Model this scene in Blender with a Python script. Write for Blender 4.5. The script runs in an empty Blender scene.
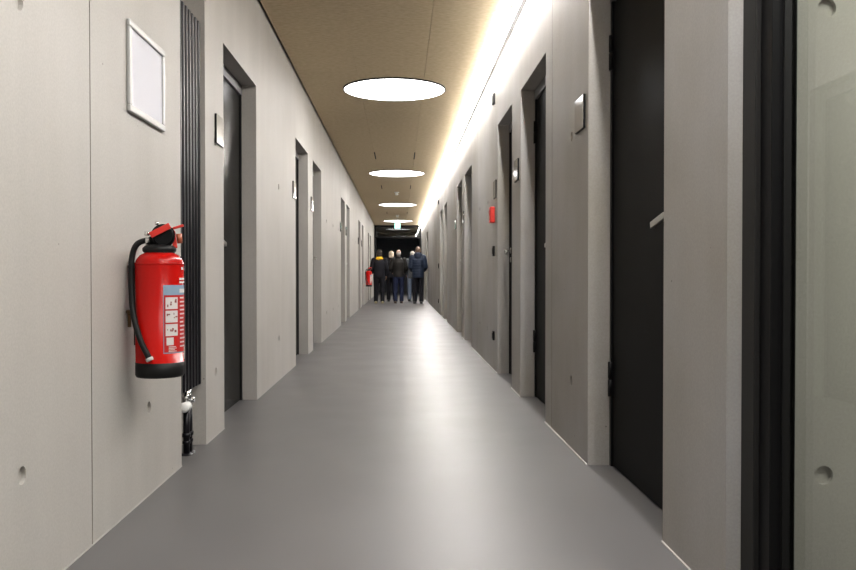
import bpy, bmesh, math, random
from mathutils import Vector, Matrix

random.seed(7)
scn = bpy.context.scene
COL = scn.collection
PI = math.pi

# ------------------------------------------------------------------ camera, world, exposure
cam_d = bpy.data.cameras.new('camera')
cam = bpy.data.objects.new('camera', cam_d)
COL.objects.link(cam)
cam_d.sensor_width = 36.0
cam_d.lens = 35.0
cam_d.clip_start = 0.05
cam_d.clip_end = 200
CZ = 0.95
cam.location = (0, 0, CZ)
cam.rotation_euler = (PI / 2 - math.atan(11.5 / 832.2), 0, -math.atan(28.5 / 832.2))
scn.camera = cam

world = bpy.data.worlds.new('world')
scn.world = world
world.use_nodes = True
world.node_tree.nodes['Background'].inputs[0].default_value = (0.02, 0.025, 0.035, 1)
world.node_tree.nodes['Background'].inputs[1].default_value = 0.2

DISC_POWER = 8.0       # radiance of the round ceiling lamps
LINE_POWER = 172.0      # radiance of the linear wall-washer
scn.view_settings.view_transform = 'Standard'
scn.view_settings.look = 'None'
scn.view_settings.gamma = 1
scn.view_settings.use_curve_mapping = False
scn.view_settings.exposure = 0.0

# ------------------------------------------------------------------ dimensions
XL, XR = -1.073, 0.931          # wall planes
H = 3.01                        # ceiling underside
YB, YE = -7.0, 35.6             # back wall, glazed end wall
DT = 2.355                      # top of door openings
REC = 0.112                     # depth of door recesses

# ------------------------------------------------------------------ materials
def new_mat(name):
    m = bpy.data.materials.new(name)
    m.use_nodes = True
    nt = m.node_tree
    return m, nt, nt.nodes['Principled BSDF']

def pmat(name, col, rough=0.5, metal=0.0, spec=0.5, coat=0.0):
    m, nt, b = new_mat(name)
    b.inputs['Base Color'].default_value = (*col, 1)
    b.inputs['Roughness'].default_value = rough
    b.inputs['Metallic'].default_value = metal
    b.inputs['Specular IOR Level'].default_value = spec
    b.inputs['Coat Weight'].default_value = coat
    return m

def noisy(name, c1, c2, scale=(8, 8, 8), nscale=1.0, rough=0.6, metal=0.0, bump=0.0, spec=0.5, detail=4.0):
    m, nt, b = new_mat(name)
    tc = nt.nodes.new('ShaderNodeTexCoord')
    mp = nt.nodes.new('ShaderNodeMapping')
    mp.inputs['Scale'].default_value = scale
    n = nt.nodes.new('ShaderNodeTexNoise')
    n.inputs['Scale'].default_value = nscale
    n.inputs['Detail'].default_value = detail
    r = nt.nodes.new('ShaderNodeValToRGB')
    r.color_ramp.elements[0].color = (*c1, 1)
    r.color_ramp.elements[0].position = 0.3
    r.color_ramp.elements[1].color = (*c2, 1)
    r.color_ramp.elements[1].position = 0.7
    nt.links.new(tc.outputs['Object'], mp.inputs['Vector'])
    nt.links.new(mp.outputs['Vector'], n.inputs['Vector'])
    nt.links.new(n.outputs['Fac'], r.inputs['Fac'])
    nt.links.new(r.outputs['Color'], b.inputs['Base Color'])
    b.inputs['Roughness'].default_value = rough
    b.inputs['Metallic'].default_value = metal
    b.inputs['Specular IOR Level'].default_value = spec
    if bump:
        bp = nt.nodes.new('ShaderNodeBump')
        bp.inputs['Strength'].default_value = bump
        bp.inputs['Distance'].default_value = 0.003
        nt.links.new(n.outputs['Fac'], bp.inputs['Height'])
        nt.links.new(bp.outputs['Normal'], b.inputs['Normal'])
    return m

def concrete(name, base, tint):
    m, nt, b = new_mat(name)
    N, L = nt.nodes, nt.links
    tc = N.new('ShaderNodeTexCoord')
    def noise(scale, s, detail):
        mp = N.new('ShaderNodeMapping')
        mp.inputs['Scale'].default_value = scale
        n = N.new('ShaderNodeTexNoise')
        n.inputs['Scale'].default_value = s
        n.inputs['Detail'].default_value = detail
        L.new(tc.outputs['Object'], mp.inputs['Vector'])
        L.new(mp.outputs['Vector'], n.inputs['Vector'])
        return n
    streak = noise((5.0, 5.0, 0.35), 1.0, 5)       # vertical formwork streaks
    cloud = noise((1.0, 1.0, 1.0), 1.3, 6)         # blotches
    grain = noise((1, 1, 1), 140, 3)               # fine grain
    def mix(a, bcol, fac, lo, hi):
        mr = N.new('ShaderNodeMapRange')
        mr.inputs['From Min'].default_value = lo
        mr.inputs['From Max'].default_value = hi
        L.new(fac, mr.inputs['Value'])
        mx = N.new('ShaderNodeMix')
        mx.data_type = 'RGBA'
        L.new(mr.outputs['Result'], mx.inputs['Factor'])
        if isinstance(a, tuple): mx.inputs['A'].default_value = (*a, 1)
        else: L.new(a, mx.inputs['A'])
        if isinstance(bcol, tuple): mx.inputs['B'].default_value = (*bcol, 1)
        else: L.new(bcol, mx.inputs['B'])
        return mx.outputs['Result']
    c = mix(base, tint, cloud.outputs['Fac'], 0.35, 0.7)
    def mult(a, fac, lo, hi, k):
        mr = N.new('ShaderNodeMapRange')
        mr.inputs['From Min'].default_value = lo
        mr.inputs['From Max'].default_value = hi
        mr.inputs['To Min'].default_value = 1 - k
        mr.inputs['To Max'].default_value = 1 + k
        L.new(fac, mr.inputs['Value'])
        vm = N.new('ShaderNodeVectorMath')
        vm.operation = 'SCALE'
        L.new(a, vm.inputs[0])
        L.new(mr.outputs['Result'], vm.inputs['Scale'])
        return vm.outputs['Vector']
    c = mult(c, streak.outputs['Fac'], 0.25, 0.75, 0.05)
    c = mult(c, grain.outputs['Fac'], 0.3, 0.7, 0.06)
    # small air pores
    vo = N.new('ShaderNodeTexVoronoi')
    vo.inputs['Scale'].default_value = 6.5
    L.new(tc.outputs['Object'], vo.inputs['Vector'])
    pr = N.new('ShaderNodeMapRange')
    pr.inputs['From Min'].default_value = 0.02
    pr.inputs['From Max'].default_value = 0.032
    pr.inputs['To Min'].default_value = 0.45
    pr.inputs['To Max'].default_value = 1.0
    L.new(vo.outputs['Distance'], pr.inputs['Value'])
    vm = N.new('ShaderNodeVectorMath')
    vm.operation = 'SCALE'
    L.new(c, vm.inputs[0])
    L.new(pr.outputs['Result'], vm.inputs['Scale'])
    L.new(vm.outputs['Vector'], b.inputs['Base Color'])
    b.inputs['Roughness'].default_value = 0.55
    b.inputs['Specular IOR Level'].default_value = 0.35
    bp = N.new('ShaderNodeBump')
    bp.inputs['Strength'].default_value = 0.05
    bp.inputs['Distance'].default_value = 0.004
    L.new(streak.outputs['Fac'], bp.inputs['Height'])
    L.new(bp.outputs['Normal'], b.inputs['Normal'])
    return m

def emit(name, col, s):
    m, nt, b = new_mat(name)
    nt.nodes.remove(b)
    e = nt.nodes.new('ShaderNodeEmission')
    e.inputs['Color'].default_value = (*col, 1)
    e.inputs['Strength'].default_value = s
    nt.links.new(e.outputs[0], nt.nodes['Material Output'].inputs['Surface'])
    return m

def glass(name, tint, ior=1.5):
    m, nt, b = new_mat(name)
    nt.nodes.remove(b)
    t = nt.nodes.new('ShaderNodeBsdfTransparent')
    t.inputs['Color'].default_value = (*tint, 1)
    g = nt.nodes.new('ShaderNodeBsdfGlossy')
    g.inputs['Roughness'].default_value = 0.0
    lw = nt.nodes.new('ShaderNodeLayerWeight')           # Schlick reflectance, the same on both faces of the pane
    lw.inputs['Blend'].default_value = 0.5
    pw = nt.nodes.new('ShaderNodeMath'); pw.operation = 'POWER'; pw.inputs[1].default_value = 5.0
    nt.links.new(lw.outputs['Facing'], pw.inputs[0])
    f = nt.nodes.new('ShaderNodeMapRange')
    f0 = ((ior - 1) / (ior + 1)) ** 2
    f.inputs['To Min'].default_value = f0; f.inputs['To Max'].default_value = 1.0
    nt.links.new(pw.outputs[0], f.inputs['Value'])
    mx = nt.nodes.new('ShaderNodeMixShader')
    nt.links.new(f.outputs[0], mx.inputs[0])
    nt.links.new(t.outputs[0], mx.inputs[1])
    nt.links.new(g.outputs[0], mx.inputs[2])
    nt.links.new(mx.outputs[0], nt.nodes['Material Output'].inputs['Surface'])
    return m

M = {}
M['concrete_l'] = concrete('concrete_warm', (0.43, 0.409, 0.377), (0.48, 0.459, 0.430))
M['concrete_r'] = concrete('concrete_grey', (0.325, 0.305, 0.268), (0.39, 0.382, 0.372))
M['groove'] = pmat('dark_groove', (0.012, 0.011, 0.01), 0.9)
M['joint'] = pmat('formwork_joint', (0.24, 0.22, 0.19), 0.9)
M['seal'] = pmat('pale_seal', (0.42, 0.405, 0.38), 0.5)
M['dark_leaf'] = noisy('anthracite_paint', (0.0055, 0.0054, 0.0052), (0.0065, 0.0063, 0.006), (3, 3, 3), 2.0, 0.38, spec=0.022)
M['dark_leaf_l'] = noisy('anthracite_satin_paint', (0.0055, 0.0054, 0.0052), (0.0065, 0.0063, 0.006), (3, 3, 3), 2.0, 0.25, spec=0.03)
M['dark_frame'] = pmat('anthracite_steel', (0.022, 0.0215, 0.021), 0.45, 0, 0.15)
M['head'] = pmat('grey_steel', (0.16, 0.155, 0.16), 0.4)
M['black'] = pmat('black_steel', (0.006, 0.006, 0.0065), 0.4, 0, 0.15)
M['black_gloss'] = pmat('black_gloss', (0.006, 0.0055, 0.008), 0.36, 0, 0.25)
M['rubber'] = pmat('black_rubber', (0.009, 0.009, 0.009), 0.5, 0, 0.2)
M['steel'] = pmat('brushed_steel', (0.42, 0.41, 0.385), 0.3, 1.0)
M['chrome'] = pmat('chrome', (0.75, 0.75, 0.75), 0.12, 1.0)
M['alu'] = pmat('aluminium', (0.48, 0.48, 0.47), 0.4, 0.4)
M['paper'] = pmat('white_paper', (0.66, 0.655, 0.71), 0.6)
M['white'] = pmat('white_plastic', (0.80, 0.80, 0.78), 0.35)
M['red'] = pmat('red_lacquer', (0.43, 0.006, 0.004), 0.25, 0, 0.22, 0.0)
M['red_plastic'] = pmat('red_plastic', (0.62, 0.03, 0.02), 0.4)
M['labelred'] = pmat('label_red', (0.50, 0.016, 0.014), 0.4)
M['labelwhite'] = pmat('label_white', (0.70, 0.66, 0.64), 0.5)
M['labelmark'] = pmat('label_mark', (0.28, 0.09, 0.085), 0.5)
M['labelblue'] = pmat('label_blue', (0.25, 0.36, 0.47), 0.5)
M['brass'] = pmat('brass', (0.20, 0.13, 0.06), 0.4, 0.8)
M['amber'] = pmat('amber_grip', (0.35, 0.10, 0.05), 0.45)
M['grey_hose_tip'] = pmat('pale_grey_plastic', (0.55, 0.55, 0.53), 0.4)
M['plaque'] = pmat('plaque_glass', (0.50, 0.48, 0.445), 0.10, 0.0, 0.6)
M['disc'] = emit('lamp_diffuser', (1.0, 0.98, 0.965), DISC_POWER)
M['added_disc'] = emit('side_room_diffuser', (1.0, 0.98, 0.95), 20.0)  # stronger glow for the unseen lamp added in the side room
M['line'] = emit('line_diffuser', (1.0, 0.97, 0.945), LINE_POWER)
M['exit_glow'] = emit('exit_glow', (0.42, 1.0, 0.82), 2.0)
M['exit_white'] = emit('exit_white', (0.95, 1.0, 0.98), 2.2)
M['glass'] = glass('clear_glass', (0.935, 0.955, 0.915))
M['glass_dark'] = glass('end_glass', (0.8, 0.83, 0.82), 1.6)
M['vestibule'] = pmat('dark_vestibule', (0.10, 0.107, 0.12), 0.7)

def floor_mat():
    m, nt, b = new_mat('grey_linoleum')
    N, L = nt.nodes, nt.links
    tc = N.new('ShaderNodeTexCoord')
    n = N.new('ShaderNodeTexNoise')
    n.inputs['Scale'].default_value = 2.2
    n.inputs['Detail'].default_value = 8
    L.new(tc.outputs['Object'], n.inputs['Vector'])
    n2 = N.new('ShaderNodeTexNoise')
    n2.inputs['Scale'].default_value = 260
    L.new(tc.outputs['Object'], n2.inputs['Vector'])
    ad = N.new('ShaderNodeMath'); ad.operation = 'ADD'
    ml = N.new('ShaderNodeMath'); ml.operation = 'MULTIPLY'; ml.inputs[1].default_value = 0.35
    L.new(n2.outputs['Fac'], ml.inputs[0])
    L.new(n.outputs['Fac'], ad.inputs[0]); L.new(ml.outputs[0], ad.inputs[1])
    r = N.new('ShaderNodeValToRGB')
    r.color_ramp.elements[0].position = 0.45
    r.color_ramp.elements[0].color = (0.104, 0.100, 0.101, 1)
    r.color_ramp.elements[1].position = 0.9
    r.color_ramp.elements[1].color = (0.124, 0.120, 0.120, 1)
    L.new(ad.outputs[0], r.inputs['Fac'])
    L.new(r.outputs['Color'], b.inputs['Base Color'])
    mr = N.new('ShaderNodeMapRange')
    mr.inputs['From Min'].default_value = 0.3; mr.inputs['From Max'].default_value = 0.7
    mr.inputs['To Min'].default_value = 0.36; mr.inputs['To Max'].default_value = 0.42
    L.new(n.outputs['Fac'], mr.inputs['Value'])
    L.new(mr.outputs['Result'], b.inputs['Roughness'])
    b.inputs['Specular IOR Level'].default_value = 0.20
    return m
M['floor'] = floor_mat()
M['ceiling'] = noisy('wood_wool_board', (0.49, 0.395, 0.255), (0.62, 0.515, 0.355), (22, 60, 22), 1.0, 0.85, bump=0.25, spec=0.15, detail=8)

# ------------------------------------------------------------------ mesh builder
class MB:
    def __init__(self):
        self.bm = bmesh.new()
    def quad(self, pts, mi=0):
        vs = [self.bm.verts.new(p) for p in pts]
        f = self.bm.faces.new(vs); f.material_index = mi
        return f
    def box(self, x0, x1, y0, y1, z0, z1, mi=0, bev=0.0, skip=''):
        x0, x1 = min(x0, x1), max(x0, x1); y0, y1 = min(y0, y1), max(y0, y1); z0, z1 = min(z0, z1), max(z0, z1)
        c = [self.bm.verts.new(p) for p in ((x0,y0,z0),(x1,y0,z0),(x1,y1,z0),(x0,y1,z0),(x0,y0,z1),(x1,y0,z1),(x1,y1,z1),(x0,y1,z1))]
        F = {'b': (0,3,2,1), 't': (4,5,6,7), 's': (0,1,5,4), 'n': (2,3,7,6), 'w': (3,0,4,7), 'e': (1,2,6,5)}
        fs = []
        for k, ix in F.items():
            if k in skip: continue
            f = self.bm.faces.new([c[i] for i in ix]); f.material_index = mi; fs.append(f)
        if bev:
            es = list({e for f in fs for e in f.edges})
            r = bmesh.ops.bevel(self.bm, geom=es, offset=bev, segments=2, affect='EDGES', profile=0.5)
            for f in r['faces']: f.material_index = mi
        return self
    def tube(self, pts, rad, seg=12, mi=0, cap=True, smooth=True):
        """swept tube through pts; rad a number or one per point"""
        P = [Vector(p) for p in pts]
        R = rad if isinstance(rad, (list, tuple)) else [rad] * len(P)
        rings = []
        up = None
        for i, p in enumerate(P):
            if i == 0: d = P[1] - P[0]
            elif i == len(P) - 1: d = P[-1] - P[-2]
            else: d = (P[i+1] - P[i]).normalized() + (P[i] - P[i-1]).normalized()
            d.normalize()
            if up is None:
                up = Vector((0, 0, 1)) if abs(d.z) < 0.9 else Vector((1, 0, 0))
            s = d.cross(up).normalized()
            up = s.cross(d).normalized()
            rings.append([self.bm.verts.new(p + R[i] * (math.cos(2*PI*k/seg) * s + math.sin(2*PI*k/seg) * up)) for k in range(seg)])
        for a, b in zip(rings[:-1], rings[1:]):
            for k in range(seg):
                f = self.bm.faces.new((a[k], a[(k+1) % seg], b[(k+1) % seg], b[k])); f.material_index = mi; f.smooth = smooth
        if cap:
            f = self.bm.faces.new(rings[0][::-1]); f.material_index = mi
            f = self.bm.faces.new(rings[-1]); f.material_index = mi
        return self
    def lathe(self, prof, c=(0, 0, 0), seg=40, mi=0, smooth=True, mat=None):
        """prof: (r, z) pairs, revolved about the z axis through c"""
        rings = []
        T = mat if mat is not None else Matrix.Identity(4)
        for r, z in prof:
            if r < 1e-6:
                rings.append([self.bm.verts.new(Vector(c) + (T @ Vector((0, 0, z))))])
            else:
                rings.append([self.bm.verts.new(Vector(c) + (T @ Vector((r*math.cos(2*PI*k/seg), r*math.sin(2*PI*k/seg), z)))) for k in range(seg)])
        for a, b in zip(rings[:-1], rings[1:]):
            for k in range(seg):
                k2 = (k+1) % seg
                vs = []
                if len(a) == 1: vs = [a[0], b[k], b[k2]] if len(b) > 1 else []
                elif len(b) == 1: vs = [a[k], a[k2], b[0]]
                else: vs = [a[k], a[k2], b[k2], b[k]]
                if vs:
                    f = self.bm.faces.new(vs); f.material_index = mi; f.smooth = smooth
        return self
    def ball(self, c, r, seg=16, mi=0, mat=None):
        rr = r if isinstance(r, (list, tuple)) else (r, r, r)
        res = bmesh.ops.create_uvsphere(self.bm, u_segments=seg, v_segments=max(6, seg*2//3), radius=1.0)
        for v in res['verts']:
            v.co = Vector((v.co.x*rr[0], v.co.y*rr[1], v.co.z*rr[2])) + Vector(c)
            if mat is not None: v.co = mat @ v.co
        for f in {f for v in res['verts'] for f in v.link_faces}:
            f.smooth = True; f.material_index = mi
        return self
    def loft(self, rings, mi=0, n=24):
        """closed loft of ellipses (cx, cy, cz, rx, ry)"""
        rs = []
        for (cx, cy, cz, rx, ry) in rings:
            rs.append([self.bm.verts.new((cx + rx*math.cos(2*PI*k/n), cy + ry*math.sin(2*PI*k/n), cz)) for k in range(n)])
        for a, b in zip(rs[:-1], rs[1:]):
            for k in range(n):
                f = self.bm.faces.new((a[k], a[(k+1) % n], b[(k+1) % n], b[k])); f.smooth = True; f.material_index = mi
        self.bm.faces.new(rs[0][::-1]); self.bm.faces.new(rs[-1])
        return self
    def build(self, name, mats, parent=None, loc=None):
        me = bpy.data.meshes.new(name)
        self.bm.normal_update()
        self.bm.to_mesh(me); self.bm.free()
        if not isinstance(mats, (list, tuple)): mats = [mats]
        for m in mats: me.materials.append(m)
        o = bpy.data.objects.new(name, me)
        COL.objects.link(o)
        if parent: o.parent = parent
        if loc: o.location = loc
        return o

def empty(name, loc=(0, 0, 0), rz=0.0):
    o = bpy.data.objects.new(name, None)
    o.empty_display_size = 0.1
    COL.objects.link(o)
    o.location = loc; o.rotation_euler = (0, 0, rz)
    return o

def tag(o, label=None, cat=None, group=None, kind=None):
    if label: o['label'] = label
    if cat: o['category'] = cat
    if group: o['group'] = group
    if kind: o['kind'] = kind
    return o

def copy_tree(o, parent=None):
    c = o.copy(); COL.objects.link(c)
    if parent: c.parent = parent
    for ch in o.children: copy_tree(ch, c)
    return c

def struct(o):
    o['kind'] = 'structure'; return o

# ------------------------------------------------------------------ walls
def holed_rect(mb, X, n, a, b, z0, z1, holes, mi=0):
    """front face of a wall pier in the plane x=X facing n, with round tie holes (y, z)"""
    hs = sorted([h for h in holes if a + 0.05 < h[0] < b - 0.05])
    s, R, D, K = 0.045, 0.027, 0.014, 20
    ys = sorted({round(h[0], 4) for h in hs})
    cur = a
    def q(ya, yb, za, zb):
        if yb - ya < 1e-5 or zb - za < 1e-5: return
        mb.quad([(X, ya, za), (X, yb, za), (X, yb, zb), (X, ya, zb)][::n], mi)
    for yc in ys:
        q(cur, yc - s, z0, z1)
        zc0 = z0
        for (_, zc) in sorted([h for h in hs if abs(h[0] - yc) < 1e-3], key=lambda h: h[1]):
            q(yc - s, yc + s, zc0, zc - s)
            # ring between the square cell and the circle
            per, cir = [], []
            for k in range(K):
                t = 2*PI*k/K + PI/4
                c_, s_ = math.cos(t), math.sin(t)
                sc_ = s / max(abs(c_), abs(s_))
                per.append((X, yc + c_*sc_, zc + s_*sc_)); cir.append((X, yc + c_*R, zc + s_*R))
            for k in range(K):
                k2 = (k+1) % K
                mb.quad([per[k], per[k2], cir[k2], cir[k]][::n], mi)
                ins = [(X - n*D, p[1], p[2]) for p in (cir[k], cir[k2])]
                mb.quad([cir[k], cir[k2], ins[1], ins[0]][::n], mi)
            f = [mb.bm.verts.new((X - n*D, c[1], c[2])) for c in cir]
            mb.bm.faces.new(f[::n]).material_index = mi
            zc0 = zc + s
        q(yc - s, yc + s, zc0, z1)
        cur = yc + s
    q(cur, b, z0, z1)

def wall(name, X, n, y0, y1, openings, joints, holes, mat, T=0.20, ztop=3.12):
    mb = MB()
    back = X - n*T
    cur = y0
    piers = []
    for (a, b, zt, dep) in openings:
        piers.append((cur, a)); cur = b
    piers.append((cur, y1))
    for (a, b) in piers:
        mb.box(back, X, a, b, 0, ztop, skip='e' if n > 0 else 'w')
        js = [j for j in joints if a < j < b]
        cc = a
        for j in js + [None]:
            e = b if j is None else j - 0.004
            holed_rect(mb, X, n, cc, e, 0, ztop, holes)
            if j is not None:
                g = X - n*0.007
                for yy in (j - 0.004, j + 0.004):
                    mb.quad([(X, yy, 0), (g, yy, 0), (g, yy, ztop), (X, yy, ztop)], 1)
                mb.quad([(g, j-0.004, 0), (g, j+0.004, 0), (g, j+0.004, ztop), (g, j-0.004, ztop)], 1)
                cc = j + 0.004
    for (a, b, zt, dep) in openings:
        if zt < ztop: mb.box(back, X, a, b, zt, ztop)
        if dep: mb.box(back, X - n*dep, a, b, 0, zt)
    return struct(mb.build(name, [mat, M['joint']]))

LD = [(5.129, 6.295), (8.65, 9.82), (10.37, 11.48), (15.31, 16.40), (16.92, 18.0), (21.8, 22.95), (23.8, 24.9), (28.4, 29.5), (30.5, 31.6)]
RD = [(2.905, 4.082), (5.28, 6.377), (6.87, 7.873), (10.71, 11.88), (12.37, 13.5), (16.24, 17.4), (18.0, 19.05), (27.5, 28.9)]
l_open = [(4.127, 4.648, 3.12, 0.165)] + [(a, b, DT, REC + 0.05) for a, b in LD]
r_open = [(0.25, 2.336, 3.12, 0)] + [(a, b, DT, REC + 0.05) for a, b in RD]
lh = [(y, z) for y in (-1.3, -0.1, 1.15, 2.397, 3.597, 4.90, 7.45, 12.3, 13.5, 14.7, 19.2, 20.5, 26.9, 33.0) for z in (0.375, 1.72)]
rh = [(y, z) for y in (4.48, 8.75, 9.62, 14.9, 20.6, 21.8, 23.0, 24.2, 25.4, 30, 31.2, 32.4) for z in (0.37, 1.69)]
wall('wall_left', XL, 1, YB, 37.2, l_open, [2.935], lh, M['concrete_l'])
wall('wall_right', XR, -1, YB, 37.2, r_open, [5.06, 9.95], rh, M['concrete_r'])
struct(MB().box(XL, XR, YB - 0.3, YB, 0, 3.12).build('wall_back', M['concrete_l']))

# floor (runs on beyond the glazed end and into the side room)
fl = MB().box(XL - 0.16, XR + 0.16, YB, YE + 6, -0.1, 0.0)
struct(fl.build('floor', M['floor']))

# ceiling of wood-wool boards with open joints under a dark void
cb = MB()
xs = [(XL + 0.022, -0.4357), (-0.4343, 0.2577), (0.2622, XR - 0.004)]
yy = YB
while yy < YE:
    for (x0, x1) in xs:
        cb.box(x0, x1, yy + 0.001, min(yy + 2.588, YE), H, H + 0.035, 0)
    yy += 2.59
cb.box(XL, XR, YB, YE, H + 0.075, H + 0.11, 1)
struct(cb.build('ceiling', [M['ceiling'], M['groove']]))

# pale sealant lines where floor and walls meet
for nm, X, s, ops in (('trim_left', XL, 1, l_open), ('trim_right', XR, -1, r_open)):
    t = MB(); cur = 2.336 if s < 0 else YB
    for (a, b, zt, d) in ops + [(YE, YE, 0, 0)]:
        if a > cur: t.box(X, X + s*(0.003 if s > 0 else 0.006), cur, a, 0, 0.004)
        cur = b
    struct(t.build(nm, M['seal']))

# ------------------------------------------------------------------ side room behind the glazing on the right
mb = MB()
holed = []
Yw = 2.337
def side_wall():
    m = MB()
    # built as a wall facing +x at the origin, then turned to face the camera
    holed_rect(m, 0, 1, 0.0, 3.2, 0, 3.12, [(0.084, 1.705), (0.084, 0.372), (1.33, 1.705), (1.33, 0.372), (2.58, 1.705), (2.58, 0.372)])
    m.box(-0.2, 0, 0, 3.2, 0, 3.12, skip='e')
    o = m.build('wall_side_room', M['concrete_l'])
    o.rotation_euler = (0, 0, -PI/2)       # +x -> -y, +y -> +x
    o.location = (XR + 0.20, Yw, 0)
    return struct(o)
side_wall()
struct(MB().box(XR + 0.16, 4.3, -1.6, Yw, -0.1, 0).build('floor_side_room', M['floor']))
struct(MB().box(XR + 0.20, 4.3, -1.6, Yw, 3.05, 3.12).build('ceiling_side_room', M['white']))
struct(MB().box(4.275, 4.4, -1.6, Yw, 0, 3.12).build('wall_side_room_far', M['concrete_r']))
struct(MB().box(XR + 0.20, 4.3, -1.7, -1.6, 0, 3.12).build('wall_side_room_near', M['concrete_r']))

# glazed screen: post, stile, gasket and pane
w1 = struct(empty('window_1', (XR, 2.336, 0)))
p = MB()
p.box(0.042, 0.125, -0.085, -0.001, 0.001, 3.0, bev=0.002)
p.box(0.042, 0.125, -2.11, -2.03, 0.001, 3.0, bev=0.002)
p.box(0.05, 0.12, -2.03, -0.085, 2.93, 3.0)
p.build('window_frame', M['dark_frame'], w1)
p = MB()
p.box(0.056, 0.118, -0.155, -0.089, 0.005, 2.925, bev=0.002)
p.box(0.056, 0.118, -2.026, -1.96, 0.005, 2.925, bev=0.002)
p.box(0.056, 0.118, -1.96, -0.155, 0.005, 0.09)
p.box(0.056, 0.118, -1.96, -0.155, 2.85, 2.925)
p.build('sash', M['black'], w1)
p = MB()
p.box(0.085, 0.1045, -0.166, -0.1555, 0.09, 2.85)
p.box(0.1155, 0.118, -0.166, -0.1555, 0.09, 2.85)
p.build('gasket', M['rubber'], w1)
MB().box(0.105, 0.115, -1.958, -0.157, 0.092, 2.848).build('pane', M['glass'], w1)

# ------------------------------------------------------------------ doors
door_no = [0]
def door(side, a, b, handle=None, hinge=None):
    """side 'L'/'R'; handle and hinge: 'near' or 'far' edge"""
    door_no[0] += 1
    n = 1 if side == 'L' else -1
    X = XL if side == 'L' else XR
    r = struct(empty('door_%d' % door_no[0], (X - n*REC, a, 0)))
    w = b - a
    f = MB()
    # local axes: x towards the corridor is n, y along the corridor
    f.box(-n*0.048, n*0.004, 0.002, 0.030, 0.001, DT - 0.002)
    f.box(-n*0.048, n*0.004, w - 0.030, w - 0.002, 0.001, DT - 0.002)
    f.build('door_jamb', M['black'], r)
    f = MB()
    f.box(-n*0.048, n*0.008, 0.002, w - 0.002, DT - 0.075, DT - 0.002)
    f.build('door_head', M['head'], r)
    MB().box(-n*0.045, -n*0.004, 0.034, w - 0.034, 0.006, DT - 0.085, bev=0.002).build('door_leaf', M['dark_leaf_l'] if side == 'L' else M['dark_leaf'], r)
    if handle:
        hy = 0.17 if handle == 'near' else w - 0.10
        d = 1 if handle == 'near' else -1
        hz = 1.165
        h = MB()
        T = Matrix.Rotation(PI/2, 4, 'Y')
        x0 = -n*0.004
        h.tube([(x0, hy, hz), (x0 + n*0.010, hy, hz)], 0.026, 20)
        h.tube([(x0 + n*0.010, hy, hz), (x0 + n*0.062, hy, hz)], 0.010, 14)
        hb_ = MB(); hb_.box(-0.009, 0.009, -d*0.012, d*0.155, -0.013, 0.013, bev=0.003)
        hb_.bm.transform(Matrix.Translation((x0 + n*0.059, hy, hz)) @ Matrix.Rotation(-d*math.radians(10), 4, 'X'))
        tmp = bpy.data.meshes.new('lever'); hb_.bm.to_mesh(tmp); hb_.bm.free()
        h.bm.from_mesh(tmp); bpy.data.meshes.remove(tmp)
        h.build('handle', M['steel'], r)
        h = MB(); h.tube([(x0, hy, hz - 0.085), (x0 + n*0.010, hy, hz - 0.085)], 0.024, 20); h.build('lock', M['steel'], r)
    if hinge:
        hy = 0.022 if hinge == 'near' else w - 0.022
        for hz in (0.43, 2.03):
            h = MB()
            h.tube([(n*0.006, hy, hz - 0.085), (n*0.006, hy, hz - 0.003)], 0.0115, 12)
            h.tube([(n*0.006, hy, hz + 0.003), (n*0.006, hy, hz + 0.085)], 0.0115, 12)
            h.tube([(n*0.006, hy, hz - 0.003), (n*0.006, hy, hz + 0.003)], 0.009, 12)
            h.build('hinge', M['black'], r)
    return r

for i, (a, b) in enumerate(LD):
    door('L', a, b, 'near' if (i == 0 or i % 2 == 1) else 'far')
for i, (a, b) in enumerate(RD):
    door('R', a, b, 'near' if (i == 0 or i % 2 == 1) else 'far', 'far' if i in (0, 1) else 'near')

# ------------------------------------------------------------------ glazed end and the dark vestibule behind it
w2 = struct(empty('window_2', (0, YE, 0)))
p = MB()
p.box(XL, XR, 0, 0.08, H - 0.07, H + 0.06)
p.box(XL, XL + 0.06, 0, 0.08, 0, H - 0.07)
p.box(XR - 0.06, XR, 0, 0.08, 0, H - 0.07)
p.box(XL + 0.06, XR - 0.06, 0, 0.08, 2.46, 2.53)
p.build('window_frame', M['black'], w2)
MB().box(XL + 0.06, XR - 0.06, 0.035, 0.045, 2.53, H - 0.07).build('pane', M['glass_dark'], w2)
v = MB()
v.box(XL, XR, YE + 6, YE + 6.2, 0, 3.12)
v.box(XL, XR, YE + 0.1, YE + 6, 3.0, 3.12)
v.box(XL - 0.3, XL, 37.2, YE + 6, 0, 3.12); v.box(XR, XR + 0.3, 37.2, YE + 6, 0, 3.12)
struct(v.build('wall_end', M['vestibule']))

# ------------------------------------------------------------------ ceiling lamps
def round_lamp():
    r = empty('ceiling_lamp')
    m = MB()
    m.lathe([(0.560, 0.0), (0.574, 0.0), (0.574, -0.016), (0.560, -0.016), (0.560, 0.0)], seg=96)
    m.build('rim', M['dark_frame'], r)
    m = MB()
    m.lathe([(0.559, -0.010), (0.559, -0.0125), (0.0, -0.0125)], seg=96)
    m.build('diffuser', M['disc'], r)
    return r
lamp0 = round_lamp()
lamps = [(-6.2, 'round flush ceiling lamp behind the viewpoint by the back wall'),
         (1.57, 'round flush ceiling lamp overhead, in front of the first dark door'),
         (9.34, 'largest and nearest round white ceiling lamp in view'),
         (17.11, 'second nearest round white ceiling lamp, between two pairs of slots'),
         (24.9, 'third round white ceiling lamp, beyond the first smoke detector'),
         (32.6, 'farthest round white ceiling lamp, just before the glazed end wall'),
         (0.75, 'added unseen round lamp brightening the side room behind the glass')]
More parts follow.
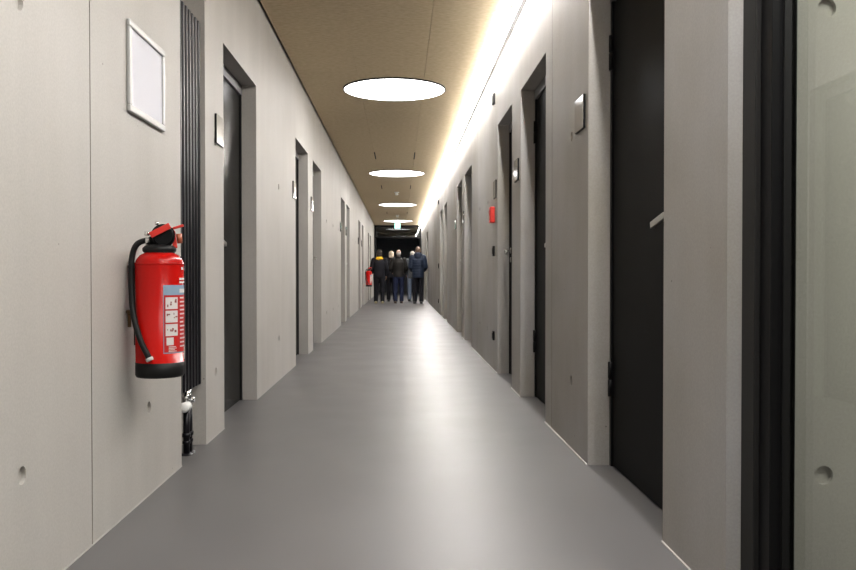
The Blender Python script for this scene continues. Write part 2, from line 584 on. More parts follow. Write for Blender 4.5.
for i, (y, lab) in enumerate(lamps):
    o = lamp0 if i == 0 else copy_tree(lamp0)
    o.location = (-0.055, y, H) if y != 0.75 else (1.98, y, 3.049)
    if y == 0.75:  # added lamp, out of view, to brighten the wall behind the glass
        dif = [c for c in o.children if c.name.startswith('diffuser')][0]
        dif.data = dif.data.copy(); dif.data.materials[0] = M['added_disc']
    tag(o, lab, 'ceiling lamp', 'round lamps along the corridor ceiling')

r = empty('linear_lamp', (0.875, 0, H))
y0_, y1_ = -0.6, YE - 0.05
m = MB()
m.box(-0.0145, 0.0545, y0_, y1_, -0.046, 0.0)
m.box(-0.0145, 0.0185, y0_, y1_, -0.0555, -0.046)
m.build('housing', M['white'], r)
MB().box(0.0193, 0.0545, y0_, y1_, -0.0630, -0.046).build('shade_strip', M['head'], r)  # grey strip stands in for the shaded band of wall beside the lamp
MB().box(-0.021, 0.019, y0_ + 0.01, y1_ - 0.01, -0.062, -0.056).build('diffuser', M['line'], r)
tag(r, 'continuous bright linear lamp along the right edge of the ceiling', 'lamp')

# ceiling slots, smoke detectors, exit sign
slots = [(14.6, -0.425), (14.6, 0.262), (19.9, -0.425), (19.9, 0.262), (28.3, -0.425), (28.3, 0.262)]
snames = ['left slot in ceiling between nearest and second round lamp', 'right slot in ceiling between nearest and second round lamp',
          'left slot in ceiling just past the second round lamp', 'right slot in ceiling just past the second round lamp',
          'left slot in ceiling beyond the third round lamp', 'right slot in ceiling beyond the third round lamp']
for (y, x), lab in zip(slots, snames):
    m = MB()
    m.box(x - 0.010, x + 0.010, y - 0.42, y + 0.42, H - 0.004, H + 0.001)
    tag(m.build('ceiling_slot', M['groove']), 'narrow black ' + lab, 'slot', 'dark slots in the ceiling boards')
for y, lab in ((21.1, 'white smoke detector on ceiling between second and third round lamps'), (29.4, 'white smoke detector on ceiling between third and farthest round lamps')):
    r = empty('smoke_detector', (-0.07, y, H))
    MB().lathe([(0.0, 0), (0.062, 0), (0.062, -0.018), (0.05, -0.026), (0, -0.026)], seg=28).build('base', M['white'], r)
    MB().lathe([(0.0, -0.026), (0.028, -0.026), (0.030, -0.05), (0.046, -0.054), (0.046, -0.066), (0.03, -0.078), (0, -0.08)], seg=28).build('sensor_head', M['white'], r)
    tag(r, lab, 'smoke detector', 'smoke detectors')

r = empty('exit_sign', (-0.075, 31.0, 0))
zb, zt = 2.625, 2.83
m = MB(); m.box(-0.115, 0.115, 0, 0.035, zb - 0.008, zt + 0.01, bev=0.003); m.build('housing', M['white'], r)
m = MB(); m.box(-0.106, 0.106, -0.004, 0.002, zb, zt); m.build('sign_face', M['exit_glow'], r)
m = MB()
yf0, yf1 = -0.007, -0.004
cx, cz = -0.03, (zb + zt) / 2
def strip(pts, w):
    (x0, z0), (x1, z1) = pts
    d = Vector((x1-x0, 0, z1-z0)); nrm = Vector((-d.z, 0, d.x)).normalized() * w/2
    c = [Vector((x0, 0, z0)) + nrm, Vector((x0, 0, z0)) - nrm, Vector((x1, 0, z1)) - nrm, Vector((x1, 0, z1)) + nrm]
    m.quad([(p.x, yf0, p.z) for p in c])
m.box(0.045, 0.09, yf0, yf1, zb + 0.02, zt - 0.02)                       # doorway
m.ball((cx + 0.012, yf0 + 0.001, cz + 0.062), (0.014, 0.003, 0.014), 12)
strip(((cx + 0.005, cz + 0.045), (cx - 0.012, cz - 0.01)), 0.024)
strip(((cx - 0.012, cz - 0.005), (cx + 0.025, cz - 0.03)), 0.014); strip(((cx + 0.025, cz - 0.03), (cx + 0.022, cz - 0.075)), 0.013)
strip(((cx - 0.012, cz - 0.005), (cx - 0.025, cz - 0.045)), 0.014); strip(((cx - 0.025, cz - 0.045), (cx - 0.06, cz - 0.06)), 0.013)
strip(((cx + 0.004, cz + 0.038), (cx + 0.04, cz + 0.012)), 0.011); strip(((cx, cz + 0.038), (cx - 0.04, cz + 0.022)), 0.011)
m.build('pictogram', M['exit_white'], r)
m = MB(); m.tube([(0, 0.017, zt + 0.008), (0, 0.017, H)], 0.008, 10); m.tube([(0, 0.017, H - 0.012), (0, 0.017, H)], 0.03, 16); m.build('hanger', M['alu'], r)
tag(r, 'glowing green running-man exit sign hung from the ceiling', 'exit sign')

# ------------------------------------------------------------------ wall plaques beside the doors
def plaque_proto():
    r = empty('door_plaque')
    MB().box(0, 0.012, 0, 0.20, 0, 0.17, bev=0.001).build('backing', M['black'], r)
    MB().box(0.0118, 0.0135, 0.003, 0.197, 0.003, 0.167).build('plate', M['plaque'], r)
    return r
plq = plaque_proto()
first = True
LP = [(4.885, 1.71, 'door plaque between the black radiator and the nearest left door'),
      (8.40, 1.71, 'door plaque on left wall before the second left door'),
      (10.11, 1.71, 'door plaque on the narrow left pier between second and third left doors'),
      (15.06, 1.71, 'door plaque on left wall before the fourth left door'),
      (16.62, 1.71, 'door plaque on the left pier between fourth and fifth left doors'),
      (21.55, 1.71, 'door plaque on left wall before the sixth left door'),
      (23.50, 1.71, 'door plaque on the left pier before the seventh left door')]
RP = [(4.138, 1.68, 'door plaque beyond the nearest right door, with a bright reflection'),
      (6.46, 1.68, 'door plaque on the narrow right pier beyond the second right door'),
      (7.95, 1.68, 'door plaque on right wall above the red alarm box'),
      (11.95, 1.68, 'door plaque on right pier beyond the fourth right door'),
      (13.58, 1.68, 'door plaque on right wall beyond the fifth right door')]
for lst, X, s in ((LP, XL, 1), (RP, XR, -1)):
    for (y, z, lab) in lst:
        o = plq if first else copy_tree(plq)
        first = False
        if s > 0: o.location = (X, y, z)
        else:
            o.location = (X, y + 0.21, z); o.rotation_euler = (0, 0, PI)
        tag(o, 'small blank ' + lab, 'door sign', 'door plaques along the corridor')

# picture frame with a blank sheet
r = empty('poster_frame', (XL, 3.321, 1.590))
W_, H_ = 0.493, 0.363
m = MB()
b_ = 0.028
m.box(0.001, 0.016, 0, W_, 0, b_, bev=0.004); m.box(0.001, 0.016, 0, W_, H_ - b_, H_, bev=0.004)
m.box(0.001, 0.016, 0, b_, b_, H_ - b_, bev=0.004); m.box(0.001, 0.016, W_ - b_, W_, b_, H_ - b_, bev=0.004)
m.build('frame', M['alu'], r)
MB().box(0.001, 0.007, b_ - 0.004, W_ - b_ + 0.004, b_ - 0.004, H_ - b_ + 0.004).build('sheet', M['paper'], r)
tag(r, 'silver wall frame holding a blank white sheet, above the fire extinguisher', 'frame')

# small devices on the right wall
def device(name, y, z, w, h, d, mat, label, cat, inner=None, group=None):
    r = empty(name, (XR, y, z))
    MB().box(-d, 0, -w/2, w/2, -h/2, h/2, bev=min(0.006, d*0.3)).build('housing', mat, r)
    if inner: MB().box(-d - 0.004, -d + 0.001, -w*0.3, w*0.3, -h*0.3, h*0.3, bev=0.001).build(inner[0], inner[1], r)
    tag(r, label, cat, group)
device('alarm_box', 8.17, 1.525, 0.135, 0.155, 0.045, M['red_plastic'], 'red square alarm box on the right wall', 'alarm box', ('call_plate', M['red']))
device('light_switch', 8.15, 1.17, 0.085, 0.10, 0.018, M['black'], 'black light switch under the red alarm box', 'switch', ('rocker', M['rubber']), 'black switches')
device('wall_socket', 8.15, 0.34, 0.085, 0.09, 0.018, M['black'], 'black socket near the floor below the red alarm box', 'socket', ('socket_face', M['rubber']), 'black sockets')
device('light_switch', 19.6, 1.13, 0.09, 0.12, 0.018, M['black'], 'black light switch far down the right wall past the paired doors', 'switch', ('rocker', M['rubber']), 'black switches')
device('wall_socket', 19.6, 0.30, 0.09, 0.10, 0.018, M['black'], 'black socket near the floor far down the right wall', 'socket', ('socket_face', M['rubber']), 'black sockets')
device('wall_sensor', 8.14, 2.655, 0.10, 0.10, 0.022, M['dark_frame'], 'dark sensor high on the right wall, nearer of two', 'sensor', ('lens', M['black']), 'dark sensors high on the wall')
device('wall_sensor', 19.6, 2.63, 0.10, 0.10, 0.022, M['dark_frame'], 'dark sensor high on the right wall, farther of two', 'sensor', ('lens', M['black']), 'dark sensors high on the wall')

# ------------------------------------------------------------------ radiator in its niche
r = empty('radiator', (-1.115, 4.135, 0))
z0, z1 = 0.34, 2.33
for k in range(8):
    y = 0.0 + k*0.0645
    m = MB(); m.box(-0.020, 0.024, y, y + 0.034, z0, z1, bev=0.009); m.build('fin', M['black_gloss'], r)
for zz, zs in ((z0 + 0.045, 0.2), (z1 - 0.045, -0.2)):
    m = MB(); m.tube([(-0.012, -0.008, zz), (-0.012, 0.492, zz)], 0.02, 14); m.build('header_pipe', M['black'], r)
    m = MB(); m.tube([(-0.015, 0.08, zz + zs), (-0.122, 0.08, zz + zs)], 0.010, 8); m.build('wall_stay', M['black'], r)
m = MB()
m.tube([(0, 0.25, 0.345), (0, 0.25, 0.225)], 0.017, 14)
m.tube([(0.0, 0.22, 0.262), (0.0, 0.31, 0.262)], 0.020, 14)
m.tube([(0, 0.25, 0.318), (0, 0.25, 0.300)], 0.028, 6)
m.tube([(0, 0.31, 0.345), (0, 0.31, 0.235)], 0.014, 14)
m.tube([(0.035, 0.28, 0.285), (0.0, 0.28, 0.285)], 0.014, 12)
m.build('valve', M['chrome'], r)
m = MB()
m.lathe([(0.0, 0), (0.019, 0), (0.024, 0.010), (0.026, 0.080), (0.022, 0.092), (0, 0.094)], c=(0.012, 0.235, 0.262), seg=24, mat=Matrix.Rotation(PI/2, 4, 'X'))
m.build('thermostat_head', M['white'], r)
for yy_ in (0.25, 0.31):
    m = MB()
    m.tube([(0, yy_, 0.25), (0, yy_, 0.0)], 0.0165, 14)
    m.tube([(0, yy_, 0.115), (0, yy_, 0.095)], 0.022, 14); m.tube([(0, yy_, 0.075), (0, yy_, 0.060)], 0.020, 14)
    m.lathe([(0.0, 0), (0.032, 0), (0.028, 0.010), (0, 0.012)], c=(0, yy_, 0), seg=20)
    m.build('pipe', M['black_gloss'], r)
tag(r, 'tall black finned radiator set in the left wall niche', 'radiator')

# ------------------------------------------------------------------ fire extinguishers
def extinguisher(view):
    """local origin on the floor below the cylinder axis; view = bearing (x, y) in which the first camera stands"""
    vx, vy = view
    def D(th, rad):
        t = math.radians(th)
        return (math.cos(t)*vx - math.sin(t)*vy) * rad, (math.cos(t)*vy + math.sin(t)*vx) * rad
    R = 0.0925
    r = empty('fire_extinguisher')
    m = MB()
    m.lathe([(0, 0.60), (R, 0.598), (R, 0.985), (R - 0.004, 1.003), (R - 0.018, 1.022), (R - 0.045, 1.036), (0.030, 1.044), (0.026, 1.06), (0, 1.06)], seg=64)
    m.lathe([(R, 0.992), (R + 0.0015, 0.990), (R + 0.0015, 0.986), (R, 0.984)], seg=64)
    m.build('cylinder', M['red'], r)
    m = MB(); m.lathe([(0, 0.550), (R - 0.018, 0.550), (R - 0.014, 0.544), (R - 0.004, 0.544), (R + 0.001, 0.552), (R + 0.001, 0.602), (R - 0.004, 0.604), (0, 0.604)], seg=64)
    m.build('base_ring', M['rubber'], r)
    m = MB(); m.lathe([(0, 1.032), (0.058, 1.032), (0.064, 1.038), (0.064, 1.050), (0.054, 1.060), (0.030, 1.066), (0, 1.066)], seg=40)
    m.build('collar', M['rubber'], r)
    # valve head: a black drum seen face on plus its neck
    m = MB()
    c = Vector((*D(90, 0.014), 1.098))
    ax = Vector((vx, vy, 0))
    m.tube([c - ax*0.035, c + ax*0.030], 0.046, 32)
    m.tube([c + ax*0.030, c + ax*0.040], [0.042, 0.036], 32)
    m.tube([(0, 0, 1.06), (0, 0, 1.11)], 0.028, 20)
    a = Vector((*D(-75, 0.040), 1.080))
    m.tube([(0, 0, 1.082), a], 0.015, 14)
    m.build('valve_head', M['black'], r)
    # hose
    hp = [(-80, 0.034, 1.078), (-84, 0.058, 1.078), (-86, 0.084, 1.064), (-88, 0.099, 1.030), (-85, 0.1055, 0.975), (-79, 0.107, 0.90), (-69, 0.108, 0.82), (-55, 0.109, 0.755), (-40, 0.108, 0.69), (-27, 0.107, 0.645), (-21, 0.106, 0.622)]
    P = [Vector((*D(t, q), z)) for t, q, z in hp]
    S = []
    for i in range(len(P) - 1):
        p0, p1, p2, p3 = P[max(i-1, 0)], P[i], P[i+1], P[min(i+2, len(P)-1)]
        for k in range(5):
            t = k/5
            S.append(0.5*((2*p1) + (p2-p0)*t + (2*p0-5*p1+4*p2-p3)*t*t + (3*p1-p0-3*p2+p3)*t**3))
    S.append(P[-1])
    m = MB(); m.tube(S, 0.0115, 14); h = m.build('hose', M['rubber'], r)
    m = MB(); m.tube([S[-1] + (S[-4]-S[-1])*0.5, S[-1], S[-1] + (S[-1]-S[-4])*0.6], [0.0135, 0.0145, 0.0135], 16); m.build('nozzle', M['grey_hose_tip'], h)
    m = MB(); m.tube([S[0], S[2], S[4]], 0.0155, 16); m.build('hose_fitting', M['chrome'], h)
    # red strike lever: a bar slanting up to the right across the drum
    m = MB()
    def bar(t0, q0, z_0, t1, q1, z_1, f0, w, th):
        A = Vector((*D(t0, q0), z_0)) + ax*f0; B = Vector((*D(t1, q1), z_1)) + ax*f0
        d = (B - A).normalized(); up = ax.cross(d).normalized()
        c8 = []
        for s0 in (A, B):
            for u_, v_ in ((-1, -1), (1, -1), (1, 1), (-1, 1)):
                c8.append(m.bm.verts.new(s0 + up*u_*w/2 + ax*v_*th/2))
        fs = [m.bm.faces.new([c8[i] for i in ix]) for ix in ((0,1,2,3), (7,6,5,4), (0,4,5,1), (1,5,6,2), (2,6,7,3), (3,7,4,0))]
        bmesh.ops.recalc_face_normals(m.bm, faces=fs)
        bmesh.ops.bevel(m.bm, geom=list({e for f in fs for e in f.edges}), offset=0.003, segments=2, affect='EDGES', profile=0.5)
    bar(-90, 0.034, 1.098, 90, 0.040, 1.138, 0.045, 0.024, 0.020)
    m.build('strike_lever', M['red_plastic'], r)
    m = MB()
    bar(90, 0.050, 1.128, 90, 0.092, 1.142, 0.0, 0.010, 0.018)
    bar(90, 0.050, 1.120, 90, 0.060, 1.050, 0.0, 0.018, 0.022)
    m.build('carrying_handle', M['red_plastic'], r)
    m = MB(); m.tube([Vector((*D(90, 0.074), 1.108)), Vector((*D(90, 0.078), 1.070))], [0.012, 0.010], 12); m.build('grip', M['amber'], r)
    m = MB()
    q0 = Vector((*D(-90, 0.010), 1.140)) + ax*0.01; m.tube([q0, q0 + Vector((0, 0, 0.014))], 0.007, 10)
    m.build('safety_pin', M['chrome'], r); m = MB()
    q1 = Vector((*D(-90, 0.036), 1.105)) + ax*0.02; m.tube([q1, q1 + Vector((*D(-90, 0.020), 0.002))], 0.008, 10)
    m.build('valve_screw', M['chrome'], r)
    # label printed on the side that faces the corridor
    def patch(mb_, t0, t1, za, zb_, off):
        nseg = max(1, int(abs(t1 - t0) / 4))
        for k in range(nseg):
            ta, tb = t0 + (t1-t0)*k/nseg, t0 + (t1-t0)*(k+1)/nseg
            mb_.quad([(*D(ta, R+off), za), (*D(tb, R+off), za), (*D(tb, R+off), zb_), (*D(ta, R+off), zb_)])
    lab = MB()
    patch(lab, 8, 88, 0.640, 0.905, 0.0006)
    lb = lab.build('label', M['labelblue'], r)
    m = MB(); patch(m, 9.5, 87, 0.644, 0.866, 0.0012); m.build('label_field', M['labelred'], lb)
    m = MB()
    for k, zz in enumerate((0.812, 0.760, 0.708)): patch(m, 13, 45, zz, zz + 0.046, 0.0018)
    patch(m, 15, 33, 0.672, 0.702, 0.0018)
    patch(m, 52, 82, 0.875, 0.890, 0.0014)
    rnd = random.Random(3)
    for k in range(13):
        zz = 0.852 - k*0.0158
        patch(m, 53, 53 + rnd.uniform(16, 30), zz, zz + 0.006, 0.0018)
    for k in range(4): patch(m, 20, 20 + rnd.uniform(14, 26), 0.664 - k*0.0058, 0.667 - k*0.0058, 0.0018)
    # second column, title lines and the pale strip lower down
    patch(m, 60, 72, 0.965, 0.975, 0.001); patch(m, 80, 96, 0.960, 0.978, 0.001)
    patch(m, 52, 120, 0.925, 0.933, 0.001); patch(m, 52, 128, 0.912, 0.919, 0.001)
    for k in range(20):
        zz = 0.890 - k*0.0115
        patch(m, 93, 93 + rnd.uniform(24, 44), zz, zz + 0.005, 0.001)
    patch(m, 74, 100, 0.612, 0.660, 0.0016)
    m.build('label_print', M['labelwhite'], lb)
    m = MB()
    for k, zz in enumerate((0.812, 0.760, 0.708)):
        for q in range(6):
            ta = rnd.uniform(14.5, 38); zz_ = zz + rnd.uniform(0.004, 0.034)
            patch(m, ta, ta + rnd.uniform(2, 6), zz_, zz_ + rnd.uniform(0.003, 0.010), 0.0024)
    for k in range(3): patch(m, 78, 96, 0.619 + k*0.013, 0.623 + k*0.013, 0.0022)
    m.build('pictogram', M['labelmark'], lb)
    return r
vw = Vector((0.948, -3.325)).normalized()
ex = extinguisher((vw.x, vw.y))
ex.location = (-0.948, 3.325, 0)
tag(ex, 'large red fire extinguisher with black hose on left wall, below the frame', 'fire extinguisher', 'red fire extinguishers on the left wall')
ex2 = copy_tree(ex)
ex2.location = (-0.948, 25.9, 0)
tag(ex2, 'distant red fire extinguisher on left wall beside the people', 'fire extinguisher', 'red fire extinguishers on the left wall')
def bracket(y, label):
    r = empty('wall_bracket', (XL, y, 0))
    m = MB(); m.box(0.0, 0.006, 0.075, 0.115, 0.66, 0.99, bev=0.001); m.box(0.0, 0.032, 0.08, 0.11, 0.97, 0.985)
    m.build('rail', M['dark_frame'], r)
    m = MB(); m.tube([(0.006, -0.02, 0.80), (0.02, -0.03, 0.80), (0.032, -0.035, 0.80)], 0.008, 10)
    m.tube([(0.012, -0.022, 0.80), (0.014, -0.022, 0.74)], 0.007, 10); m.tube([(0.006, 0.09, 0.80), (0.006, -0.02, 0.80)], 0.007, 10)
    m.build('clip', M['brass'], r)
    m = MB(); m.box(0.0, 0.020, 0.0, 0.10, 0.972, 0.984, bev=0.002); m.build('hook', M['dark_frame'], r)
    tag(r, label, 'bracket', 'extinguisher wall brackets')
bracket(3.325, 'wall bracket behind the nearest fire extinguisher')
bracket(25.9, 'wall bracket behind the distant fire extinguisher')

# ------------------------------------------------------------------ people at the far end
def remesh(o, vox, smooth=2):
    md = o.modifiers.new('r', 'REMESH'); md.mode = 'VOXEL'; md.voxel_size = vox; md.use_smooth_shade = True
    if smooth:
        s = o.modifiers.new('s', 'SMOOTH'); s.iterations = smooth; s.factor = 0.5
    dg = bpy.context.evaluated_depsgraph_get()
    me = bpy.data.meshes.new_from_object(o.evaluated_get(dg))
    old = o.data; mats = list(old.materials)
    o.modifiers.clear(); o.data = me
    bpy.data.meshes.remove(old)
    me.materials.clear()
    for m_ in mats: me.materials.append(m_)
    for p_ in me.polygons: p_.use_smooth = True; p_.material_index = 0
    return o

M['skin'] = noisy('skin', (0.50, 0.30, 0.22), (0.56, 0.35, 0.26), (9, 9, 9), 1, 0.55)
M['eye'] = pmat('eye', (0.08, 0.06, 0.05), 0.2)
def cloth(name, c, k=1.25, rough=0.8):
    return noisy(name, c, tuple(min(1, x*k) for x in c), (14, 14, 14), 1.5, rough, bump=0.3, spec=0.2)

def person(loc, h, facing, label, top, trouser, hair, shoe, style, stance=(0.0, 0.0), arms=(0, 0), head_turn=0.0, build=1.0):
    """standing figure; local +y is the way it faces. stance = fore/aft shift of left and right foot; arms = elbow bend of left and right"""
    r = empty('person', loc, facing)
    s = h / 1.75
    def V(x, y, z): return Vector((x*s, y*s, z*s))
    w = build
    hips = {-1: V(-0.09, 0, 0.90), 1: V(0.09, 0, 0.90)}
    knee, ank, sh, elb, wri = {}, {}, {}, {}, {}
    for k, sd in enumerate((-1, 1)):
        st = stance[k]
        ank[sd] = V(sd*0.105, st, 0.085); knee[sd] = V(sd*0.10, st*0.5 + 0.025, 0.49)
        sh[sd] = V(sd*0.185*w, -0.005, 1.42)
        b_ = arms[k]
        elb[sd] = V(sd*(0.25*w + 0.01), -0.03 + 0.03*b_, 1.13)
        wri[sd] = V(sd*(0.255*w - 0.06*b_), 0.03 + 0.20*b_, 0.885 + 0.17*b_)
    # --- body, one continuous skin
    m = MB()
    torso = [(0,0,0.80,0.10,0.08), (0,0,0.86,0.165,0.115), (0,0,0.95,0.17,0.12), (0,0.005,1.06,0.14,0.10), (0,0.005,1.2,0.155,0.115), (0,0,1.34,0.18,0.115), (0,-0.005,1.43,0.15,0.085), (0,-0.005,1.47,0.075,0.065)]
    m.loft([(a*s, b*s, c*s, d*s, e*s) for a, b, c, d, e in torso])
    m.tube([V(0, -0.01, 1.44), V(0, 0.012, 1.55)], [0.058*s, 0.054*s], 16)
    # head
    hm = Matrix.Translation(V(0, 0.015, 1.635)) @ Matrix.Rotation(head_turn, 4, 'Z')
    def hball(c, rr, seg=20):
        m.ball(Vector(c)*s, tuple(x*s for x in rr), seg, mat=hm)
    hball((0, -0.008, 0.02), (0.076, 0.096, 0.092))
    hball((0, 0.030, -0.045), (0.056, 0.062, 0.068))
    hball((0, 0.062, -0.092), (0.026, 0.024, 0.020))          # chin
    hball((0, 0.098, -0.020), (0.013, 0.018, 0.022), 10)      # nose
    hball((0, 0.092, -0.002), (0.010, 0.012, 0.026), 10)
    hball((0, 0.088, -0.063), (0.024, 0.010, 0.009), 10)      # mouth
    hball((0, 0.085, 0.018), (0.050, 0.014, 0.010), 10)       # brow
    for sd in (-1, 1): hball((sd*0.077, -0.002, -0.012), (0.010, 0.020, 0.032), 10)
    for sd in (-1, 1):
        m.tube([hips[sd] + V(0, 0, 0.03), hips[sd] - V(0, 0, 0.12), knee[sd] + V(0, 0, 0.05), knee[sd]], [0.088*s, 0.082*s, 0.058*s, 0.055*s], 16)
        m.ball(knee[sd], 0.055*s, 12)
        m.tube([knee[sd], knee[sd] + (ank[sd]-knee[sd])*0.35 - V(0, 0.012, 0), ank[sd]], [0.053*s, 0.056*s, 0.036*s], 16)
        f = ank[sd]
        m.ball(f + V(0, -0.03, -0.045), (0.034*s, 0.045*s, 0.036*s), 12)
        m.loft([(f.x, f.y + 0.04*s, 0.012*s, 0.042*s, 0.11*s), (f.x, f.y + 0.035*s, 0.035*s, 0.042*s, 0.105*s), (f.x, f.y + 0.02*s, 0.06*s, 0.036*s, 0.075*s)], n=18)
        m.tube([f + V(0, 0, 0.01), f + V(0, 0, -0.045)], [0.037*s, 0.040*s], 14)
        m.tube([sh[sd] - V(sd*0.04, 0, -0.005), sh[sd], elb[sd]], [0.055*s, 0.056*s, 0.041*s], 14)
        m.ball(sh[sd], 0.058*s, 12)
        m.ball(elb[sd], 0.041*s, 12)
        m.tube([elb[sd], wri[sd]], [0.040*s, 0.027*s], 14)
        d = (wri[sd] - elb[sd]).normalized()
        fw = Vector((0, 1, 0)); fw = (fw - d*fw.dot(d)).normalized()
        inn = Vector((-sd, 0, 0))
        pe = wri[sd] + d*0.085*s
        for j in range(4):                                   # palm and four curled fingers
            o0 = fw*(j - 1.5)*0.0185*s
            m.tube([wri[sd] + o0*0.5, pe + o0], [0.015*s, 0.0125*s], 8)
            L_ = (0.070, 0.080, 0.075, 0.058)[3 - j]*s
            p1 = pe + o0 + d*L_*0.45 + inn*0.006*s
            p2 = p1 + d*L_*0.33 + inn*0.016*s
            p3 = p2 + d*L_*0.18 + inn*0.020*s
            m.tube([pe + o0 - d*0.01*s, p1, p2, p3], [0.0098*s, 0.0092*s, 0.0084*s, 0.007*s], 8)
        t0 = wri[sd] + d*0.025*s + fw*0.018*s
        m.tube([t0, t0 + (d*0.6 + fw*0.75)*0.040*s + inn*0.004*s, t0 + (d*0.85 + fw*0.6)*0.072*s + inn*0.012*s], [0.0125*s, 0.0108*s, 0.008*s], 8)
    bo = m.build('body', M['skin'], r)
    remesh(bo, 0.0075*s, 2)
    for sd in (-1, 1): MB().ball(hm @ (Vector((sd*0.031, 0.083, 0.0))*s), 0.011*s, 10).build('eye', M['eye'], bo)
    # --- trousers
    m = MB()
    m.loft([(0, -0.004*s, z*s, rx*s, ry*s) for z, rx, ry in ((0.80, 0.12, 0.10), (0.86, 0.178*w, 0.130), (0.95, 0.180*w, 0.130), (1.03, 0.165*w, 0.122))])
    for sd in (-1, 1):
        m.tube([hips[sd] + V(0, 0, 0.03), hips[sd] - V(0, 0, 0.10), knee[sd] + V(0, 0, 0.03), knee[sd] + (ank[sd]-knee[sd])*0.5 - V(0, 0.004, 0), ank[sd] + V(0, -0.004, -0.015)],
               [0.100*s, 0.098*s, 0.076*s, 0.071*s, 0.068*s], 18)
        m.ball(ank[sd] + V(0, 0.01, -0.015), (0.072*s, 0.076*s, 0.018*s), 14)
    remesh(m.build('trousers', trouser, r), 0.011*s, 3)
    # --- shoes
    for sd in (-1, 1):
        f = ank[sd]
        m = MB()
        m.loft([(f.x, f.y + 0.042*s, 0.0, 0.050*s, 0.128*s), (f.x, f.y + 0.042*s, 0.022*s, 0.053*s, 0.132*s), (f.x, f.y + 0.035*s, 0.05*s, 0.049*s, 0.118*s), (f.x, f.y + 0.01*s, 0.078*s, 0.046*s, 0.082*s)], n=22)
        m.build('shoe', shoe, r)
    # --- jacket
    m = MB()
    hem = 0.80 if style in ('long', 'puffer') else 0.86
    rows = [(hem, 0.185, 0.140), (0.95, 0.190, 0.145), (1.06, 0.182, 0.135), (1.2, 0.192, 0.145), (1.33, 0.208, 0.145), (1.42, 0.185, 0.115), (1.475, 0.105, 0.088), (1.505, 0.085, 0.078)]
    g = 1.10 if style == 'puffer' else 1.0
    fine = []
    for i in range(len(rows) - 1):
        for k in range(10):
            t = k/10; a, b = rows[i], rows[i+1]
            fine.append(tuple(a[j] + (b[j]-a[j])*t for j in range(3)))
    fine.append(rows[-1])
    for i, (z, rx, ry) in enumerate(fine):
        q = g
        if style == 'puffer': q *= 1 + 0.045*abs(math.sin((z - hem)*PI/0.085)) - 0.02
        fine[i] = (z, rx*w*q, ry*q)
    m.loft([(0, -0.003*s, z*s, rx*s, ry*s) for z, rx, ry in fine], n=36)
    for sd in (-1, 1):
        k_ = 1.22 if style == 'puffer' else 1.0
        n_ = 18
        pts, rad = [], []
        A, B, C = sh[sd], elb[sd], wri[sd]
        for i in range(n_ + 1):
            t = i/n_
            p_ = A.lerp(B, t*2) if t < 0.5 else B.lerp(C, (t-0.5)*2)
            q = (0.080 - 0.028*t)*s*k_
            if style == 'puffer': q *= 1 + 0.05*abs(math.sin(t*PI*7))
            pts.append(p_); rad.append(q)
        m.tube([A - V(sd*0.06, 0, -0.01)] + pts, [0.07*s*k_] + rad, 16)
        m.ball(A, 0.080*s*k_, 14)
    jk = m.build('jacket', top, r)
    remesh(jk, 0.010*s, 1 if style == 'puffer' else 3)
    if style == 'puffer':
        m = MB()
        m.ball(V(0, -0.085, 1.50), (0.125*s, 0.075*s, 0.085*s), 20); m.ball(V(0, -0.10, 1.45), (0.11*s, 0.065*s, 0.09*s), 18)
        for sd in (-1, 1): m.tube([V(sd*0.10, -0.05, 1.51), V(sd*0.09, 0.04, 1.50)], [0.045*s, 0.03*s], 12)
        remesh(m.build('hood', top, jk), 0.009*s, 3)
    if style == 'collar':
        m = MB()
        m.lathe([(0.092*s, 1.455*s), (0.112*s, 1.462*s), (0.104*s, 1.50*s), (0.082*s, 1.535*s), (0.072*s, 1.53*s), (0.088*s, 1.49*s), (0.092*s, 1.455*s)], seg=32)
        m.ball(V(0, -0.085, 1.465), (0.125*s, 0.055*s, 0.050*s), 18)
        m.build('scarf', M['yellow'], jk)
    if style in ('leather', 'long'):
        m = MB()
        m.lathe([(0.088*s, 1.48*s), (0.098*s, 1.485*s), (0.085*s, 1.535*s), (0.078*s, 1.53*s), (0.088*s, 1.48*s)], seg=32)
        m.build('collar', top, jk)
    # --- hair
    m = MB()
    kind, hmcol = hair
    def hb(c, rr, seg=22):
        m.ball(Vector(c)*s, tuple(x*s for x in rr), seg, mat=hm)
    if kind == 'long':
        hb((0, -0.022, 0.030), (0.090, 0.100, 0.094)); hb((0, -0.055, -0.05), (0.088, 0.055, 0.10))
        for sd in (-1, 1): hb((sd*0.062, -0.005, -0.05), (0.028, 0.055, 0.09))
    elif kind == 'short':
        hb((0, -0.022, 0.032), (0.084, 0.096, 0.090)); hb((0, -0.052, -0.025), (0.072, 0.052, 0.065))
    else:                                                  # thin hair round the back, bald crown
        hb((0, -0.040, -0.008), (0.083, 0.078, 0.060)); hb((0, -0.052, -0.04), (0.068, 0.048, 0.045))
    remesh(m.build('hair', hmcol, bo), 0.008*s, 1)
    tag(r, label, 'person', 'people standing at the corridor end')
    return r

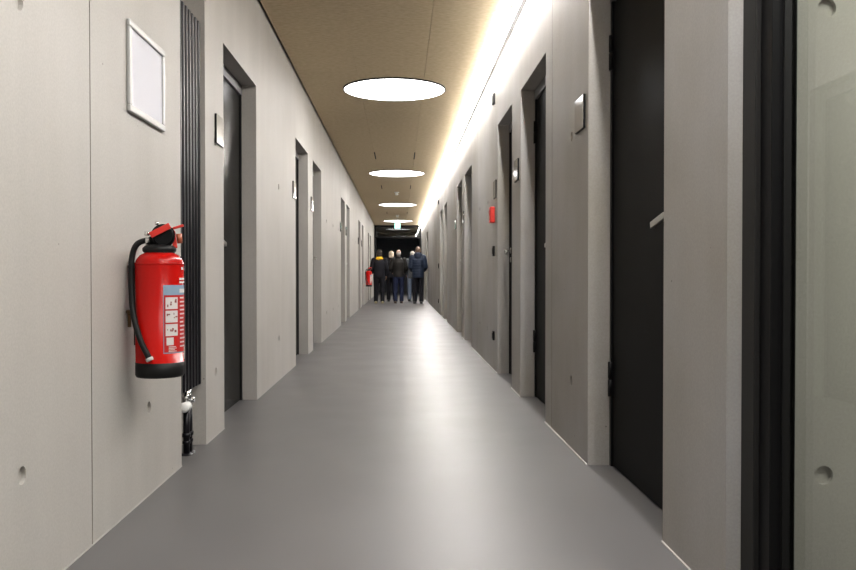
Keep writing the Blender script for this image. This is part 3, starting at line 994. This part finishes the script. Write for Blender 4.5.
M['yellow'] = cloth('yellow_knit', (0.62, 0.36, 0.02))
navy = cloth('navy_quilt', (0.011, 0.017, 0.032), 1.4, 0.6)
blackc = cloth('black_cloth', (0.008, 0.008, 0.011))
leather = cloth('black_leather', (0.010, 0.009, 0.008), 1.3, 0.6)
greyc = cloth('grey_jacket', (0.075, 0.082, 0.090))
jeans = cloth('blue_jeans', (0.013, 0.018, 0.045))
pale_jeans = cloth('pale_jeans', (0.16, 0.20, 0.28))
darkt = cloth('dark_trousers', (0.008, 0.008, 0.011))
h_dark = noisy('dark_hair', (0.012, 0.009, 0.007), (0.025, 0.018, 0.013), (60, 60, 8), 1, 0.5, bump=0.4)
h_grey = noisy('grey_hair', (0.30, 0.27, 0.25), (0.42, 0.39, 0.36), (60, 60, 8), 1, 0.5, bump=0.4)
h_white = noisy('white_hair', (0.52, 0.49, 0.45), (0.66, 0.63, 0.58), (60, 60, 8), 1, 0.5, bump=0.4)
h_blond = noisy('blond_hair', (0.55, 0.45, 0.33), (0.68, 0.58, 0.45), (60, 60, 8), 1, 0.5, bump=0.4)
h_brown = noisy('brown_hair', (0.10, 0.065, 0.045), (0.16, 0.10, 0.07), (60, 60, 8), 1, 0.5, bump=0.4)
s_black = pmat('black_shoe', (0.012, 0.012, 0.012), 0.4)
s_pale = pmat('pale_shoe', (0.42, 0.36, 0.22), 0.5)
s_brown = pmat('brown_shoe', (0.05, 0.03, 0.02), 0.4)

person((-0.645, 26.5, 0), 1.70, 0.10, 'person in black jacket with yellow scarf and pale shoes, seen from behind at left', blackc, darkt, ('long', h_dark), s_pale, 'collar', (0.06, -0.05), (0.7, 0.1), 0.1, 0.98)
person((-0.27, 28.3, 0), 1.71, -0.1, 'blond person in dark clothes half hidden behind the black leather jacket', blackc, darkt, ('long', h_blond), s_black, 'long', (0.0, 0.05), (0.3, 0.3), -0.3, 0.92)
person((-0.03, 26.6, 0), 1.71, 0.05, 'grey haired person in black leather jacket and blue jeans, seen from behind', leather, jeans, ('thin', h_grey), s_brown, 'leather', (-0.03, 0.10), (0.8, 0.7), 0.1, 1.0)
person((0.44, 28.5, 0), 1.71, 0.0, 'white haired person in grey jacket and pale jeans, behind the navy puffer jacket', greyc, pale_jeans, ('short', h_white), s_black, 'long', (0.03, -0.02), (0.4, 0.4), 0.25, 0.95)
person((0.585, 26.3, 0), 1.79, 0.0, 'tall person in navy hooded puffer jacket and dark trousers, nearest the right wall', navy, darkt, ('short', h_brown), s_black, 'puffer', (0.0, -0.03), (0.8, 0.8), 0.1, 0.88)
